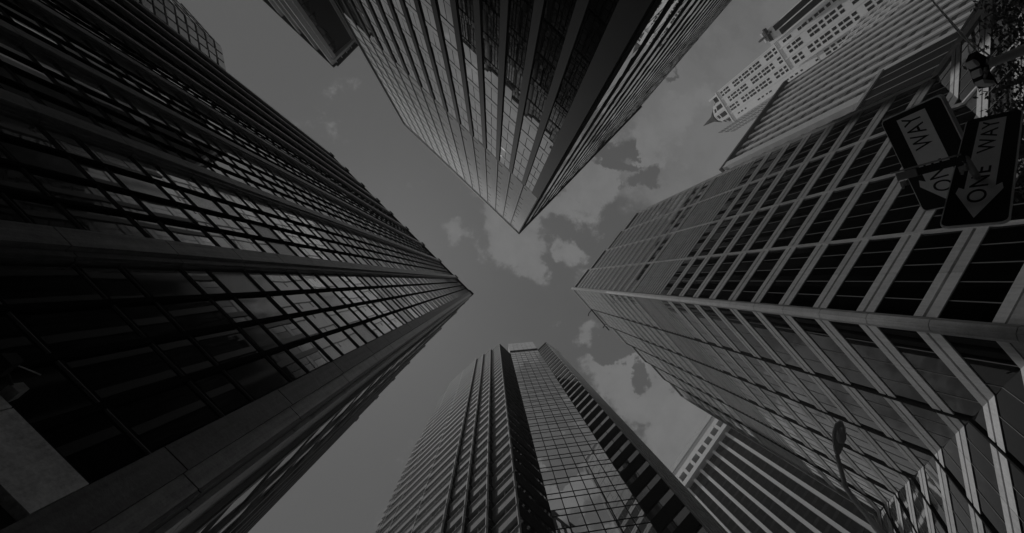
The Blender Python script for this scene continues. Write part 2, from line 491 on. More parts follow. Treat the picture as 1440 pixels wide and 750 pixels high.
# corner pier: two stone faces with a ridge between and a recessed glass face beyond
z = -.1; k = 0
rid = Vector(CL)
while z < 150.5:
    zz = min(150.5, 13.4 if k == 0 else z + PIT * (1 if k > 3 else 1.25))
    FA.box('pier', .45, 1.1, z + .02, zz - .02, -.3, .10, M['granite'])
    FA.box('pier', .02, .45, z + .02, zz - .02, -.3, .0, M['granite_edge'])
    FB.box('pier', .02, .34, z + .02, zz - .02, -.3, .06, M['granite'])
    FB.box('pier', .38, 1.5, z + .02, zz - .02, -.25, .18, M['granite_edge'])
    z = zz; k += 1
FA.box('roof_cap', -.3, 1.4, 150.5, 152.3, -.8, .5, M['granite'])
FB.box('parapet', 1.5, 1.56, 0, 149, -.1, .3, M['alu'])
for i in range(1, 9):
    s_ = teethB[i]; zt = hB[s_]
    FB.box('pier', s_ - .35, s_, 0, zt, -.2, .12, M['granite'])
    FB.box('roof_cap', s_ - .4, s_ + .03, zt, zt + .8, -.4, .2, M['granite'])
    a = max(teethB[i - 1], 1.56)
    for f in range(int(zt / PIT)):
        FB.box('window', a, s_ - .35, f * PIT + .15, f * PIT + 2.7, -.15, -.02, M['g_dark'], .003)
        FB.box('spandrel_panel', a, s_ - .35, f * PIT + 2.8, f * PIT + 4.2, -.15, -.01, M['dark'])
LT.build()

# ------------------------------------------------------------------ 2. banded limestone tower, right
RT = Tower('office_tower', (30, 4, 0), 'dark glass tower with paired pale stone bands and a chamfered corner, right side', 'office tower')
CR = (20.989, 2.164)
FU = Face(RT, CR, -52, kink=lambda z: max(1.2, (z - 13.0) / .96), kang=-80)
FL = Face(RT, CR, 48, kink=lambda z: max(1.0, (z - 18.0) / 1.16), kang=84)
SU, SL = 23.7, 31.0
RP = 4.07; RZ = 23.95


def roofU(s_): return 132.5 - .5 * s_
def roofL(s_): return 132.0 if s_ < 8 else 132 - (s_ - 8) * .95


# body: a skin of quads just behind the glass so the folded corner stays hollow-free
def skin(F, smax, roof, name):
    vs = []; fs = []
    zs = [0, 10, 14, 16, 17, 19, 22, 26, 30, 34, 38, 42, 46, 50, 55, 60, 80, 100, 110]
    for z in zs + ['top']:
        k_ = min(F.kink(z if z != 'top' else 110), smax)
        for q in (0, k_ * .5, k_, (k_ + smax) / 2, smax):
            vs.append(F.pt(q, z if z != 'top' else roof(q) - .3, -.35))
    nr = 5
    for i in range(len(zs)):
        for j in range(nr - 1): fs.append((i * nr + j, i * nr + j + 1, (i + 1) * nr + j + 1, (i + 1) * nr + j))
    return mesh(name, vs, fs, M['black'], RT.root)


skin(FU, SU, roofU, 'wall'); skin(FL, SL, roofL, 'wall')
eu = FU.pt(SU, 100, -.4); el = FL.pt(SL, 100, -.4)
RT.prism('wall', [(CR[0] + 1.2, CR[1]), eu[:2], (eu[0] + 22, eu[1] + 10), (el[0] + 12, el[1] - 10), el[:2]], 56, 116, M['black'])
RT.prism('wall', [(31, 2), (36, -9), (50, 4), (38, 14)], 0, 56.2, M['black'])
jU = [0.0, 6.2, 12.3, 18.2, 23.7]
jL = [0.0, 7.2, 12.75, 17.7, 22.6, 27.1, 31.0]


def rt_face(F, js, smax, roof, upper):
    k = -1
    gl = M['g_rt'] if upper else M['g_rt2']  # upper face tinted darker in place of the dark tower it mirrors
    while True:
        zg = RZ + k * RP
        if zg > 132: break
        vent = 62.5 < zg < 75.5
        sunlit_tip = zg > (104 if upper else 100)
        for i in range(len(js) - 1):
            a, b = js[i] + .08, js[i + 1] - .08
            if i == 0: a = .35
            lim = min(roof(a), roof(b))
            if zg + .9 > lim: continue
            # sub-divide long bays so the light joints show
            for (p0, p1) in ((a, (a + b) / 2 - .015), ((a + b) / 2 + .015, b)):
                if vent:
                    for h in range(4):
                        F.box('louvre', p0, p1, zg - .95 + h * 1.02, zg - .95 + h * 1.02 + .5, -.3, .0, M['stone_rt'])
                else:
                    F.box('stone_band', p0, p1, zg - .78, zg - .13, -.3, .03, M['stone_rt'])
                    F.box('stone_band', p0, p1, zg + .08, zg + .62, -.3, .02, M['stone_rt'])
            if vent: continue
            nm = 5 if upper else 4
            w = (b - a) / nm
            zt = zg + RP - .8
            for j in range(nm):
                if sunlit_tip and not upper:
                    F.box('spandrel_panel', a + j * w + .03, a + (j + 1) * w - .03, zg + .85, zt - .05, -.3, -.02, M['stone_tt'])  # white panels put sunlight into the colour of the top storeys
                else:
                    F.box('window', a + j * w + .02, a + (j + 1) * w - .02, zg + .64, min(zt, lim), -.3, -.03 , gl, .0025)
                if j: F.box('mullion', a + j * w - .02, a + j * w + .02, zg + .64, zt, -.03, .0, M['alu'])
        k += 1
    for q in js[1:-1]:
        for z in range(19, int(roof(q)), 4):
            z1 = min(z + 4, roof(q))
            F.box('guide_rail', q - .07, q + .07, z, z1, -.1, .14, M['stone_rt' if upper else 'bronze'])
    for i in range(len(js) - 1):
        zt = min(roof(js[i]), roof(js[i + 1]))
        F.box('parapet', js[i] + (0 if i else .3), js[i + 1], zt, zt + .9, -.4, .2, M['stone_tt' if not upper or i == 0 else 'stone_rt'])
    for z in range(19, int(roof(smax)), 4): F.box('guide_rail', smax - .12, smax + .12, z, z + 4, -.3, .25, M['stone_rt'])


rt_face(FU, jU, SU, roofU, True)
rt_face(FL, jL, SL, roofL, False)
# heavy lowest courses
for F, smax in ((FU, SU), (FL, SL)):
    F.box('base_course', .35, smax, 19.1, 19.75, -.4, .12, M['stone_rt_corner'])
    F.box('base_course', .3, smax, 16.4, 18.75, -.4, .2, M['stone_rt_corner'])
    F.box('base_course', .35, smax, 13, 16.2, -.4, .0, M['black'])
# half-round corner moulding, a length to each storey
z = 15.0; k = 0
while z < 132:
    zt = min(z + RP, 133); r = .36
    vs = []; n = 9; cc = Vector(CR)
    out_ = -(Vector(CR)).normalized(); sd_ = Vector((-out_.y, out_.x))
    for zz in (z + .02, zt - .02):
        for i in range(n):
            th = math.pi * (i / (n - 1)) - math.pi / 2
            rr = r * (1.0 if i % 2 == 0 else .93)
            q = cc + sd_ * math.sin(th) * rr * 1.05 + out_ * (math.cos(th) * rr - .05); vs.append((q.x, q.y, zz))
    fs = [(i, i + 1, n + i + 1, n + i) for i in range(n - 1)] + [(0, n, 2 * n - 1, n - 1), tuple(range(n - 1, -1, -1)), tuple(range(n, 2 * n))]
    mesh('corner_moulding', vs, fs, M['stone_rt_corner'] if z < 92 else M['stone_tt'], RT.root)  # sunlit white above, shaded grey below, put in as two stone colours
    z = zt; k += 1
RT.build()

# window-cleaning davit on the roof edge
dv = root('roof_crane', (26.5, 9.0, 131), 'small black window-cleaning crane jutting over the roof edge of the banded tower', 'crane')
p0 = Vector(at_height(832, 436, 133)); p1 = Vector(at_height(851, 458, 133)); p2 = at_height(828, 441, 133.5)
tube('jib', [p0, (p0 + p1) / 2 + Vector((0, 0, .3)), p1 + (p1 - p0) * .3], .16, M['dark'], dv)
tube('arm', [p0, p2, p2 + Vector((-.2, .6, -.4))], .12, M['dark'], dv)
tube('arm', [p1 + Vector((-.6, .6, 0)), p1 + Vector((.7, -.9, .4))], .12, M['dark'], dv)
tube('post', [p1, p1 + Vector((.4, -.2, -6))], .14, M['dark'], dv)

# ------------------------------------------------------------------ 3. tower with dark columns, top
TT = Tower('office_tower', (6, -30, 0), 'tower with thick black columns over silver glass, pointing down from the top edge', 'office tower', None, 1.31)
CT = (8.279, -14.88); cam_scale_T = 1.31  # top tower enlarged about the camera, corner point included
FTL = Face(TT, CT, 43 + 180)
FTR = Face(TT, CT, -47)
TH = 122.0
qL = Vector(CT) + FTL.d * 38.1 * cam_scale_T; qR = Vector(CT) + FTR.d * 46 * cam_scale_T
TT.prism('wall', [Vector(CT) - (FTL.n + FTR.n) * .3, qL - FTL.n * .3, qL - FTL.n * 40, qR - FTR.n * 34, qR - FTR.n * .3], 0, TH - .5, M['black'])
cols = [.2] + [.5 + 2.49 * k for k in range(1, 16)]
for idx in range(len(cols)):
    q = cols[idx]
    w = .62 if idx else 1.3
    a = q - w / 2 if idx else 0.02
    FTL.box('column', a, a + w, 0, 70.4, -.2, .14, M['bronze'])
    FTL.box('fin', q - .05, q + .05, 70.4, TH, -.1, .16, M['alu'])
for k in range(0, 29):
    z = 70.4 - (28 - k) * 4.2 if False else 70.4 - k * 4.25
    if z < 8: break
    zb = z - 4.25
    for i in range(len(cols) - 1):
        a = (cols[i] + .31) if i else 1.32; b = cols[i + 1] - .31
        mid = (a + b) / 2
        for (x0, x1) in ((a + .03, mid - .035), (mid + .035, b - .03)):
            FTL.box('window', x0, x1, zb + 1.15, z - .1, -.15, 0, M['g_tt'], .006)
        FTL.box('spandrel_panel', a + .03, b - .03, zb + .12, zb + 1.0, -.15, .02, M['g_tt'], .004)
for k in range(12):
    z = 70.4 + k * 4.3
    for i in range(len(cols) - 1):
        a = cols[i] + .07 if i else .1; b = cols[i + 1] - .07
        FTL.box('cladding_panel', a, b, z + .02, min(z + 4.26, TH), -.2, .04, M['stone_tt'])
        if rnd.random() < .8: FTL.box('window', b - .75 - rnd.random() * .3, b - .12, z + 1.6, z + 1.95, .0, .055, M['bronze'])
        if i > 6: FTL.box('window', a + .1, b - .1, z + 2.6, z + 3.3, .0, .057, M['dark'])
FTL.box('roof_edge', -.2, 38.3, TH, TH + .5, -.5, .3, M['dark'])
FTL.box('roof_edge', 1, 38, TH - .3, TH - .02, -.3, .2, M['stone_tt'])
FTL.box('column', 37.9, 38.35, 0, TH, -.3, .3, M['bronze'])
z = 0
for k in range(18):
    a = .3 + 2.49 * k
    FTR.box('column', a - .1, a + .95, 0, TH, -.2, .025, M['bronze'])
for k in range(28):
    z = 4.25 * k + 2
    for i in range(18):
        a = .3 + 2.49 * i + 1.0
        FTR.box('window', a, a + 1.37, z + 1.2, z + 4.1, -.15, .0, M['g_tt'], .006)
        FTR.box('spandrel_panel', a, a + 1.37, z + .05, z + 1.05, -.15, .0, M['g_tt'], .006)
FTR.box('roof_edge', -.2, 46, TH, TH + .5, -.5, .25, M['dark'])
TT.build()

# ------------------------------------------------------------------ 4. mirror-fronted tower, foot of the picture
BT = Tower('office_tower', (6, 40, 0), 'tower with a mirrored glass front beside zigzag granite bays, rising from the bottom edge', 'office tower')
G0 = (6.82, 25.09); G1 = (16.516, 24.41)
chainp = [(2.98, 21.51), (.62, 23.71), (.10, 23.23), (-1.90, 25.09), (-2.29, 24.73), (-4.18, 26.49), (-4.57, 26.13), (-8.64, 29.93)]
PR = (19.18, 21.93); PX = (24.52, 25.86)
HB = 176.0
inner = [Vector(G0) + Vector((0, .35)), Vector(G1) + Vector((0, .35)), Vector(PR) + Vector((.1, .4)), Vector(PX) + Vector((-.3, .4)), (24.3, 48), (-6, 48), (-8.3, 30.2)]
chin = [Vector(p) + Vector((.25, .35)) for p in chainp]
poly = inner[:5] + [(-8.3, 48)] + [chin[7], chin[6], chin[5], chin[4], chin[3], chin[2], chin[1], chin[0]]
BT.prism('wall', poly, 0, HB - .6, M['black'])
BT.prism('wall', [Vector(G0) + Vector((.1, .3)), Vector(G1) + Vector((-.1, .3)), (16.3, 34), (7, 34)], HB - .6, 205, M['black'])


def fseg(a, b):
    d = Vector(b) - Vector(a)
    F = Face(BT, a, math.degrees(math.atan2(d.y, d.x)))
    return F, d.length


# mirrored front
F, Ln = fseg(G0, G1)
ng = 6; w = Ln / ng
z = 13.8; rows = []
while z < 183:
    rows.append((z, z + 2.75)); rows.append((z + 2.75, z + 4.18)); z += 4.18
for (z0, z1) in rows:
    if z0 > 183: break
    if z0 < 66:
        pass
    for j in range(ng):
        F.box('window', j * w + .025, (j + 1) * w - .025, z0 + .03, z1 - .03, -.1, .0, M['g_bt'], .0028)
for j in range(ng + 1): F.box('glazing_bar', j * w - .045, j * w + .045, 0, 183.2, -.05, .05, M['dark'])
for (z0, z1) in rows: F.box('glazing_bar', 0, Ln, z0 - .04, z0 + .04, -.04, .045, M['dark'])
F.box('parapet', 0, Ln, 183.2, 184.2, -.3, .25, M['bronze'])
for j in range(ng):
    for r_ in range(5): F.box('parapet', j * w + .03, (j + 1) * w - .03, 184.3 + r_ * 4.2, 184.2 + r_ * 4.2 + 4.15, -.3, .0, M['g_bt'], .002)


def granite_face(a, b, ztop, wings=False, zmin=30):
    F, Ln = fseg(a, b)
    z = ztop - .6
    while z - 4.15 > zmin:
        zb = z - 4.15
        F.box('spandrel_panel', .02, Ln - .02, zb + .02, zb + 2.0, -.3, .22, M['stone_bt'])
        F.box('sill', 0, Ln, zb + 2.0, zb + 2.1, -.2, .34, M['stone_rt'])
        n = max(1, round((Ln) / 1.5)); w = (Ln - .3) / n
        for j in range(n):
            F.box('window', .15 + j * w + .05, .15 + (j + 1) * w - .05, zb + 2.2, zb + 4.0, -.3, -.12, M['g_lt'], .01)
            if j: F.box('mullion', .15 + j * w - .05, .15 + j * w + .05, zb + 2.1, zb + 4.1, -.3, .02, M['stone_rt'])
        z = zb
    F.box('parapet', 0, Ln, ztop - .6, ztop, -.3, .25, M['stone_bt'])
    F.box('pier', 0, .1, zmin, ztop, -.3, .28, M['stone_rt'])


def dark_face(a, b, ztop, zmin=14, light=False, flip=False):
    F, Ln = fseg(a, b)
    z = ztop - .6
    while z - 4.15 > zmin:
        zb = z - 4.15
        F.box('dark_band', .02, Ln - .02, zb + .02, zb + 2.5, -.3, .1, M['bronze'])
        n = 2 if Ln > 1.5 else 1; w = Ln / n
        for j in range(n): F.box('window', j * w + .04, (j + 1) * w - .04, zb + 2.55, zb + 3.95, -.3, .0, M['g_lt'] if light else M['g_dark'], .004)
        z = zb
    F.box('parapet', 0, Ln, ztop - .6, ztop, -.3, .2, M['bronze'])


granite_face(chainp[0], chainp[1], HB)
dark_face(chainp[1], chainp[2], HB)
granite_face(chainp[2], chainp[3], HB)
dark_face(chainp[3], chainp[4], HB)
granite_face(chainp[4], chainp[5], HB)
dark_face(chainp[5], chainp[6], HB)
hF4 = height_over(chainp[7], 656, 505.5)
granite_face(chainp[6], chainp[7], min(HB, hF4))
dark_face(chainp[0], G0, HB)
dark_face(G1, PR, 181, light=True)
BT.prism('wall', [Vector(G1) + Vector((.3, .6)), Vector(PR) + Vector((0, .6)), Vector(PX) + Vector((-.5, .6)), (24, 40), (16.9, 40)], HB - .7, 180.4, M['black'])
F, Ln = fseg(PR, PX)
for k in range(6): F.box('light_fin', k * Ln / 6 + .1, k * Ln / 6 + Ln / 10, 0, 180.6, -.3, .15, M['stone_rt'])
F.box('parapet', 0, Ln, 180.6, 181.6, -.4, .2, M['bronze'])
# terraced wings stepping down to the left
cur = chainp[7]
for (endpx, toppx) in (((624.5, 560), (650, 520)), ((603, 596), (631, 551)), ((575, 655), (609, 590)), ((528, 752), (592, 618))):
    nx = meet(cur, endpx, 137)
    h = height_over(cur, *toppx)
    granite_face(cur, nx, h)
    F, Ln = fseg(cur, nx)
    a = Vector(cur) - F.n * .35; b = Vector(nx) - F.n * .35
    BT.prism('wall', [a, b, b + Vector((2, 14)), a + Vector((6, 12))], 0, h - .6, M['black'])
    cur = nx
BT.build()

# ------------------------------------------------------------------ 5. ribbed concrete tower, upper right
A = at_dist(1027, 232, 84)
ST = Tower('office_tower', (A.x + 10, A.y - 10, 0), 'pale tower with close vertical ribs above a dark base and shade block, at the upper right', 'office tower', None, 1.4)
F = Face(ST, (A.x, A.y), -52)
HS = 108.0
F.box('wall', -8, 27, 50, HS - .5, -18, -.5, M['black'])
k = 0
q = 1.1
while q < 26.5:
    F.box('rib', q - .45, q + .45, 50.0, HS, -.6, .12, M['stone_st'])
    for f in range(15):
        zf = 52.0 + f * 4.1
        F.box('window', q + .45, q + 2.27, zf, zf + 2.9, -.6, -.12, M['g_far'], .004)
        F.box('spandrel_panel', q + .45, q + 2.27, zf + 2.95, zf + 4.05, -.6, -.1, M['dark'])
        if rnd.random() < .3: F.box('blind', q + .5, q + 1.3, zf + 1.2, zf + 2.85, -.12, -.1, M['stone_bt'])
    q += 2.72
F.box('corner_pier', -1.3, .6, 45, HS, -.6, .8, M['stone_st'])
F.box('roof_edge', -1.6, 27.3, HS, HS + 1.2, -1, .9, M['dark'])
F.box('roof_edge', -4.4, -1.6, HS - 1.6, HS - .4, -1, .0, M['stone_st'])
for f in range(15):
    zf = 46 + f * 4.1
    F.box('spandrel_panel', -4.2, -1.35, zf, zf + 1.0, -.8, -.1, M['stone_bt'])
    F.box('window', -4.1, -2.8, zf + 1.05, zf + 4.0, -.8, -.25, M['g_far'], .004)
    F.box('window', -2.65, -1.4, zf + 1.05, zf + 4.0, -.8, -.25, M['g_far'], .004)
F.box('corner_pier', -4.6, -4.2, 45, HS - 1.6, -.8, .1, M['stone_st'])
F.box('podium_and_shade', 3.3, 27, 20, 51, -14, .6, M['bronze'])  # dark block standing for the shadow over the lower storeys
F.box('podium_and_shade', -5.2, 3.2, 20, 61.5, -14, 1.3, M['bronze'])
F.box('podium_roof', -5.3, 3.4, 61.5, 62.3, -14, 1.5, M['stone_bt'])
for j in range(4): F.box('podium_roof', -5.1 + j * 2.1, -5.0 + j * 2.1, 20, 61, 1.3, 1.36, M['stone_bt'])
ST.build()

# ------------------------------------------------------------------ 6. ribbed tower, lower right
A = at_dist(1020, 590, 100)
BR = Tower('office_tower', (A.x, A.y + 20, 0), 'dark tower with wide pale ribs and a pale crown at the lower right', 'office tower')
F = Face(BR, (A.x, A.y), 130)
HR = 186.0
F.box('wall', -24, 30, 20, HR - 1, -30, -1.6, M['black'])
q = .3 - 3.85 * 6
n_ = 0
while q < 30:
    F.box('rib', q - .5, q + .5, 20, HR - 6, -1.6, .1, M['stone_st'])
    F.box('rib', q - .55, q + .55, HR - 6, HR, -1.6, 1.2, M['stone_st'])
    for f in range(36):
        zf = 34 + f * 4.0
        if zf > HR - 12: break
        F.box('spandrel_panel', q + .55, q + 3.28, zf, zf + 1.1, -1.6, -.66, M['bronze'])
        for j in range(2):
            F.box('window', q + .6 + j * 1.36, q + 1.9 + j * 1.36, zf + 1.15, zf + 3.95, -1.6, -.7, M['g_dark'], .01)
    q += 3.85
F.box('crown_band', -24, 30, HR - 8.5, HR - 6, -1.6, 1.25, M['stone_st'])
F.box('crown_band', -24, 30, HR - .2, HR + 5.0, -3.5, .2, M['stone_st'])
F.box('crown_band', -24, 30, HR + 5.0, HR + 8.0, -3.8, .6, M['stone_tt'])
BR.build()

# ------------------------------------------------------------------ 7. white tower with spire, far
WL = Vector((136.95, -116.81))
WT = Tower('skyscraper', (150, -115, 0), 'slender white skyscraper with small windows, a rounded crown and a dark spire', 'skyscraper')
F = Face(WT, WL, 58)
WW = 21.0; TOPW = 290.0
FS = Face(WT, WL + F.d * WW, 58 - 90 + 24)


def white_block(F, s0, s1, z0, z1, t, ncol, plain):
    F.box('wall', s0, s1, z0, z1, t - 22, t, M['stone_w'])
    wcol = (s1 - s0 - plain) / ncol
    nf = int((z1 - z0) / 3.9)
    for c in range(ncol):
        a = s0 + .6 + c * wcol
        for f in range(nf):
            zf = z0 + f * 3.9
            if c == 1 and f % 7 == 6: continue
            if c != 1 and f % 9 == 8: continue
            for j in range(2):
                p = a + wcol * (.16 + .36 * j)
                hgt = 2.5 if (f + c) % 3 else 3.3
                F.box('window', p, p + wcol * .22, zf, zf + hgt, t - .1, t + .08, M['g_far'])
    if plain:
        for f in range(nf):
            if rnd.random() < .55: F.box('window', s1 - plain * .55, s1 - plain * .55 + .8, z0 + f * 3.9, z0 + f * 3.9 + 1.6 + rnd.random(), t - .1, t + .07, M['g_far'])
    for c in range(ncol + 1):
        F.box('pilaster', s0 + .3 + c * wcol - .3, s0 + .3 + c * wcol + .3, z0, z1, t, t + .3, M['stone_w'])


white_block(F, 0, WW, 200, 284, 0, 3, 5.2)
for c in range(3): F.box('window', 1.6 + c * 5.2, 4.9 + c * 5.2, 285.5, 293, -1.2, -.95, M['g_dark'])
F.box('cornice', -.4, WW + .4, 284, 285.3, -22, .6, M['stone_w'])

for c in range(4): F.box('crown', .8 + c * 5.0, 1.9 + c * 5.0, 285.3, 297, -1.0, -.2, M['stone_w'])
for s_, (rr, z0_, z1_) in enumerate(((10.6, 285.3, 295), (9.2, 295, 301), (7.0, 301, 306), (5.2, 306, 309))):
    cx_ = WL + F.d * (WW / 2 + 1) - F.n * 10
    pol = [cx_ + Vector((math.cos(t_ * math.pi / 6), math.sin(t_ * math.pi / 6))) * rr for t_ in range(12)]
    WT.prism('crown', pol, z0_, z1_, M['stone_w'])
    for t_ in range(12):
        a_ = (t_ + .5) * math.pi / 6; dd = Vector((math.cos(a_), math.sin(a_)))
        Fc = Face(WT, cx_ + dd * rr * .966, math.degrees(a_) + 90)
        if Fc.n.dot(dd) > 0: Fc.box('window', -rr * .13, rr * .13, z0_ + 1.2, z1_ - 1.2, -.1, .1, M['g_dark'])
sp = at_dist(985, 181, 0.0 + (WL + F.d * (WW / 2 + 1) - F.n * 10).length)
vs = []; n = 12
for i in range(n): vs.append((cx_.x + 6.2 * math.cos(2 * math.pi * i / n), cx_.y + 6.2 * math.sin(2 * math.pi * i / n), 309))
for i in range(n): vs.append((cx_.x + 2.2 * math.cos(2 * math.pi * i / n), cx_.y + 2.2 * math.sin(2 * math.pi * i / n), 320))
vs.append((cx_.x, cx_.y, 338))
fs = [(i, (i + 1) % n, n + (i + 1) % n, n + i) for i in range(n)] + [(n + i, n + (i + 1) % n, 2 * n) for i in range(n)]
mesh('spire', vs, fs, M['bronze'], WT.root)
# right-hand grazing flank with shallow bays
for f in range(34):
    for j in range(3):
        FS.box('window', 2.0 + j * 4.5, 5.0 + j * 4.5, 180 + f * 3.9, 182 + f * 3.9, -.1, .1, M['g_far'])
FS.box('wall', 0.05, 16, 120, 283, -10, 0, M['stone_w'])
# lower shoulders
white_block(F, -1.5, 15.5, 60, 212, 5.0, 3, 0)
white_block(F, 15.6, 24, 60, 196, 2.5, 1, 4.0)
for zz, tt in ((212, 5), (196, 3.2)): F.box('cornice', -1.8, 15.8, zz, zz + 1.0, 0, tt + .5, M['stone_w'])
WT.build()

# dark-fronted block beside the white tower
A = at_dist(1074, 47, 165)
DB = Tower('office_block', (A.x, A.y - 10, 0), 'dark-windowed block with a pale cross-shaped parapet, left of the white skyscraper', 'office block')
F = Face(DB, (A.x, A.y), 58)
hz = A.z
F.box('wall', 0, 6.6, 60, hz, -9, 0, M['stone_w'])
for j in range(2): F.box('window', .5 + j * 2.9, 2.9 + j * 3.0, 70, hz - 7 - j * 2.2, -.05, .1, M['g_dark'])
F.box('parapet', -.6, 4.2, hz, hz + 1.2, -1, 1.1, M['stone_w'])
F.box('parapet', 1.4, 2.2, hz - 5, hz + 4, .1, 1.6, M['dark'])
F.box('parapet', -1.2, 5.2, hz - 3.2, hz - 2.3, .1, 1.8, M['dark'])
DB.build()

# concrete grid block between the white tower and the ribbed tower
A = at_dist(1217, 27, 165)
GB = Tower('office_block', (A.x, A.y - 10, 0), 'concrete framed block with deep dark bays, squeezed beside the white skyscraper at the top edge', 'office block', None, 1.4)
F = Face(GB, (A.x, A.y), -52)
hz = A.z / 1.4
F.box('wall', -11, 3, 40, hz + 4, -12, -1.6, M['black'])
for q in (-10.5, -7.4, -4.3, -1.2, 2.6): F.box('frame_column', q - .45, q + .45, 40, hz + 4, -1.6, .3, M['stone_w'])
for f in range(16):
    zf = hz + 3 - f * 3.7
    F.box('frame_beam', -11, 3, zf, zf + .7, -1.6, .1, M['stone_w'])
    for j in range(3): F.box('window', -10 + j * 3.1, -7.8 + j * 3.1, zf - 2.6, zf - .5, -1.6, -1.2, M['g_far'], .01)
GB.build()

# ------------------------------------------------------------------ 8. gridded tower behind the left tower
A = at_dist(313, 67, 90)
TS = Tower('office_tower', (A.x - 8, A.y, 0), 'grey gridded tower showing above the black tower at the top left', 'office tower')
Pa = (A.x, A.y); hz = A.z
b_ = at_height(319, 98, hz)
d_ = math.degrees(math.atan2(b_.y - A.y, b_.x - A.x))
F1 = Face(TS, Pa, d_)
F2 = Face(TS, Pa, d_ + 180 - 28)
F1.box('wall', 0, 22, 20, hz, -16, -.3, M['bronze']); 
for F_, ln in ((F1, 22), (F2, 12)):
    for f in range(24):
        zf = hz - 4 - f * 3.9
        if zf < 22: break
        for j in range(int(ln / 2.2)):
            F_.box('window', j * 2.2 + .22, j * 2.2 + 2.0, zf + .35, zf + 3.6, -.3, -.05, M['g_lt'], .012)
        F_.box('slab_edge', 0, ln, zf - .12, zf + .25, -.3, .06, M['dark'])
F2.box('wall', 0, 12, 20, hz - .1, -3, -.3, M['bronze'])
TS.build()

# ------------------------------------------------------------------ 9. dark tower with truss parapet, top
A = at_dist(473, 90, 62)
TB = Tower('office_tower', (A.x - 6, A.y - 12, 0), 'black glass block with pale piers and a latticed parapet at the top edge', 'office tower')
hz = A.z
FX = Face(TB, (A.x, A.y), 43 + 180)
FY = Face(TB, (A.x, A.y), -52)
FX.box('wall', .3, 40, 20, hz - 1, -14, -.4, M['black'])
FY.box('wall', .3, 22, 20, hz - 1.1, -10, -.4, M['black'])
for q in (.0, 4.9, 10.2, 16, 22):
    FX.box('pier', q, q + .55, 20, hz, -.4, .9, M['stone_st'])
for j in range(4):
    for f in range(20):
        zf = hz - 8 - f * 4
        FX.box('window', .6 + j * 5.3, 4.8 + j * 5.3, zf + .5, zf + 3.7, -.4, -.1, M['g_dark'], .01)
for q in (.05, 6.2, 12.3, 18):
    FY.box('pier', q, q + .75, 20, hz - 3.2, -.4, .5, M['stone_st'])
for j in range(3):
    for f in range(20):
        zf = hz - 7.5 - f * 4
        FY.box('window', .9 + j * 6.15, 6.1 + j * 6.15, zf, zf + 3.8, -.4, -.1, M['g_dark'], .01)
FY.box('roof_edge', -.3, 22, hz - 3.3, hz - 2.4, -.5, .7, M['stone_st'])
FY.box('roof_edge', -.3, 22, hz - .5, hz, -.5, .7, M['dark'])
for k in range(12):
    FY.box('lattice', .2 + k * 1.6, .4 + k * 1.6, hz - 2.4, hz - .5, .1, .3, M['stone_st'])
    FY.box('lattice', .5 + k * 1.6, 1.5 + k * 1.6, hz - 2.0 + (k % 3) * .4, hz - 1.7 + (k % 3) * .4, .05, .25, M['stone_st'])
FX.box('roof_edge', -.3, 40, hz - .6, hz, -.5, 1.1, M['dark'])
TB.build()

# ------------------------------------------------------------------ street lamp, lower right
hd = at_height(1182, 600, 9.1); hb = at_height(1177, 640, 9.0)
lp = root('street_lamp', (5.2, 4.2, 0), 'cobra-head street lamp on a thin curved grey arm in front of the banded tower', 'street lamp')
pts = [hb, at_height(1181, 655, 8.97), at_height(1189, 685, 8.85), at_height(1203, 706, 8.65), at_height(1219, 724, 8.4), at_height(1232, 742, 8.1), at_height(1255, 765, 7.7), Vector((5.16, 4.2, 6.9)), Vector((5.2, 4.25, 5.5)), Vector((5.2, 4.25, 0))]
tube('pole', pts, [.032, .034, .036, .038, .04, .045, .055, .07, .08, .1], M['lamp_body'], lp, 10)
ax = (hd - hb).normalized(); side = ax.cross(Vector((0, 0, 1))).normalized()
vs = []; n = 14; L_ = (at_height(1184, 592, 9.1) - hb).length
prof = [(0, .035), (.12, .065), (.35, .1), (.6, .115), (.85, .09), (1.0, .025)]
for (f, r) in prof:
    c = hb + ax * (L_ * f)
    for i in range(n):
        th = 2 * math.pi * i / n
        vs.append(tuple(c + side * math.cos(th) * r + Vector((0, 0, 1)) * (math.sin(th) * r * (.75 if math.sin(th) > 0 else .35))))
fs = [(k * n + i, k * n + (i + 1) % n, (k + 1) * n + (i + 1) % n, (k + 1) * n + i) for k in range(5) for i in range(n)] + [tuple(range(n - 1, -1, -1)), tuple(5 * n + i for i in range(n))]
head = mesh('lamp_head', vs, fs, M['lamp_body'], lp, True)
c = hb + ax * (L_ * .58) - Vector((0, 0, .03)); vs = []; rings = [(.0, .085), (.03, .078), (.055, .05), (.068, .0001)]
for (dz, r) in rings:
    for i in range(n):
        th = 2 * math.pi * i / n
        vs.append(tuple(c + side * math.cos(th) * r + ax * math.sin(th) * r * 1.5 - Vector((0, 0, dz))))
fs = [(k * n + i, k * n + (i + 1) % n, (k + 1) * n + (i + 1) % n, (k + 1) * n + i) for k in range(3) for i in range(n)]
mesh('lamp_lens', vs, fs, M['lamp_lens'], lp, True).parent = head


# ------------------------------------------------------------------ one-way signs
def rrect(L, H, r, n=5):
    pts = []
    for (cx_, cy_, a0) in ((L / 2 - r, H / 2 - r, 0), (-L / 2 + r, H / 2 - r, 90), (-L / 2 + r, -H / 2 + r, 180), (L / 2 - r, -H / 2 + r, 270)):
        for i in range(n + 1):
            a = R_(a0 + 90 * i / n); pts.append((cx_ + r * math.cos(a), cy_ + r * math.sin(a)))
    return pts


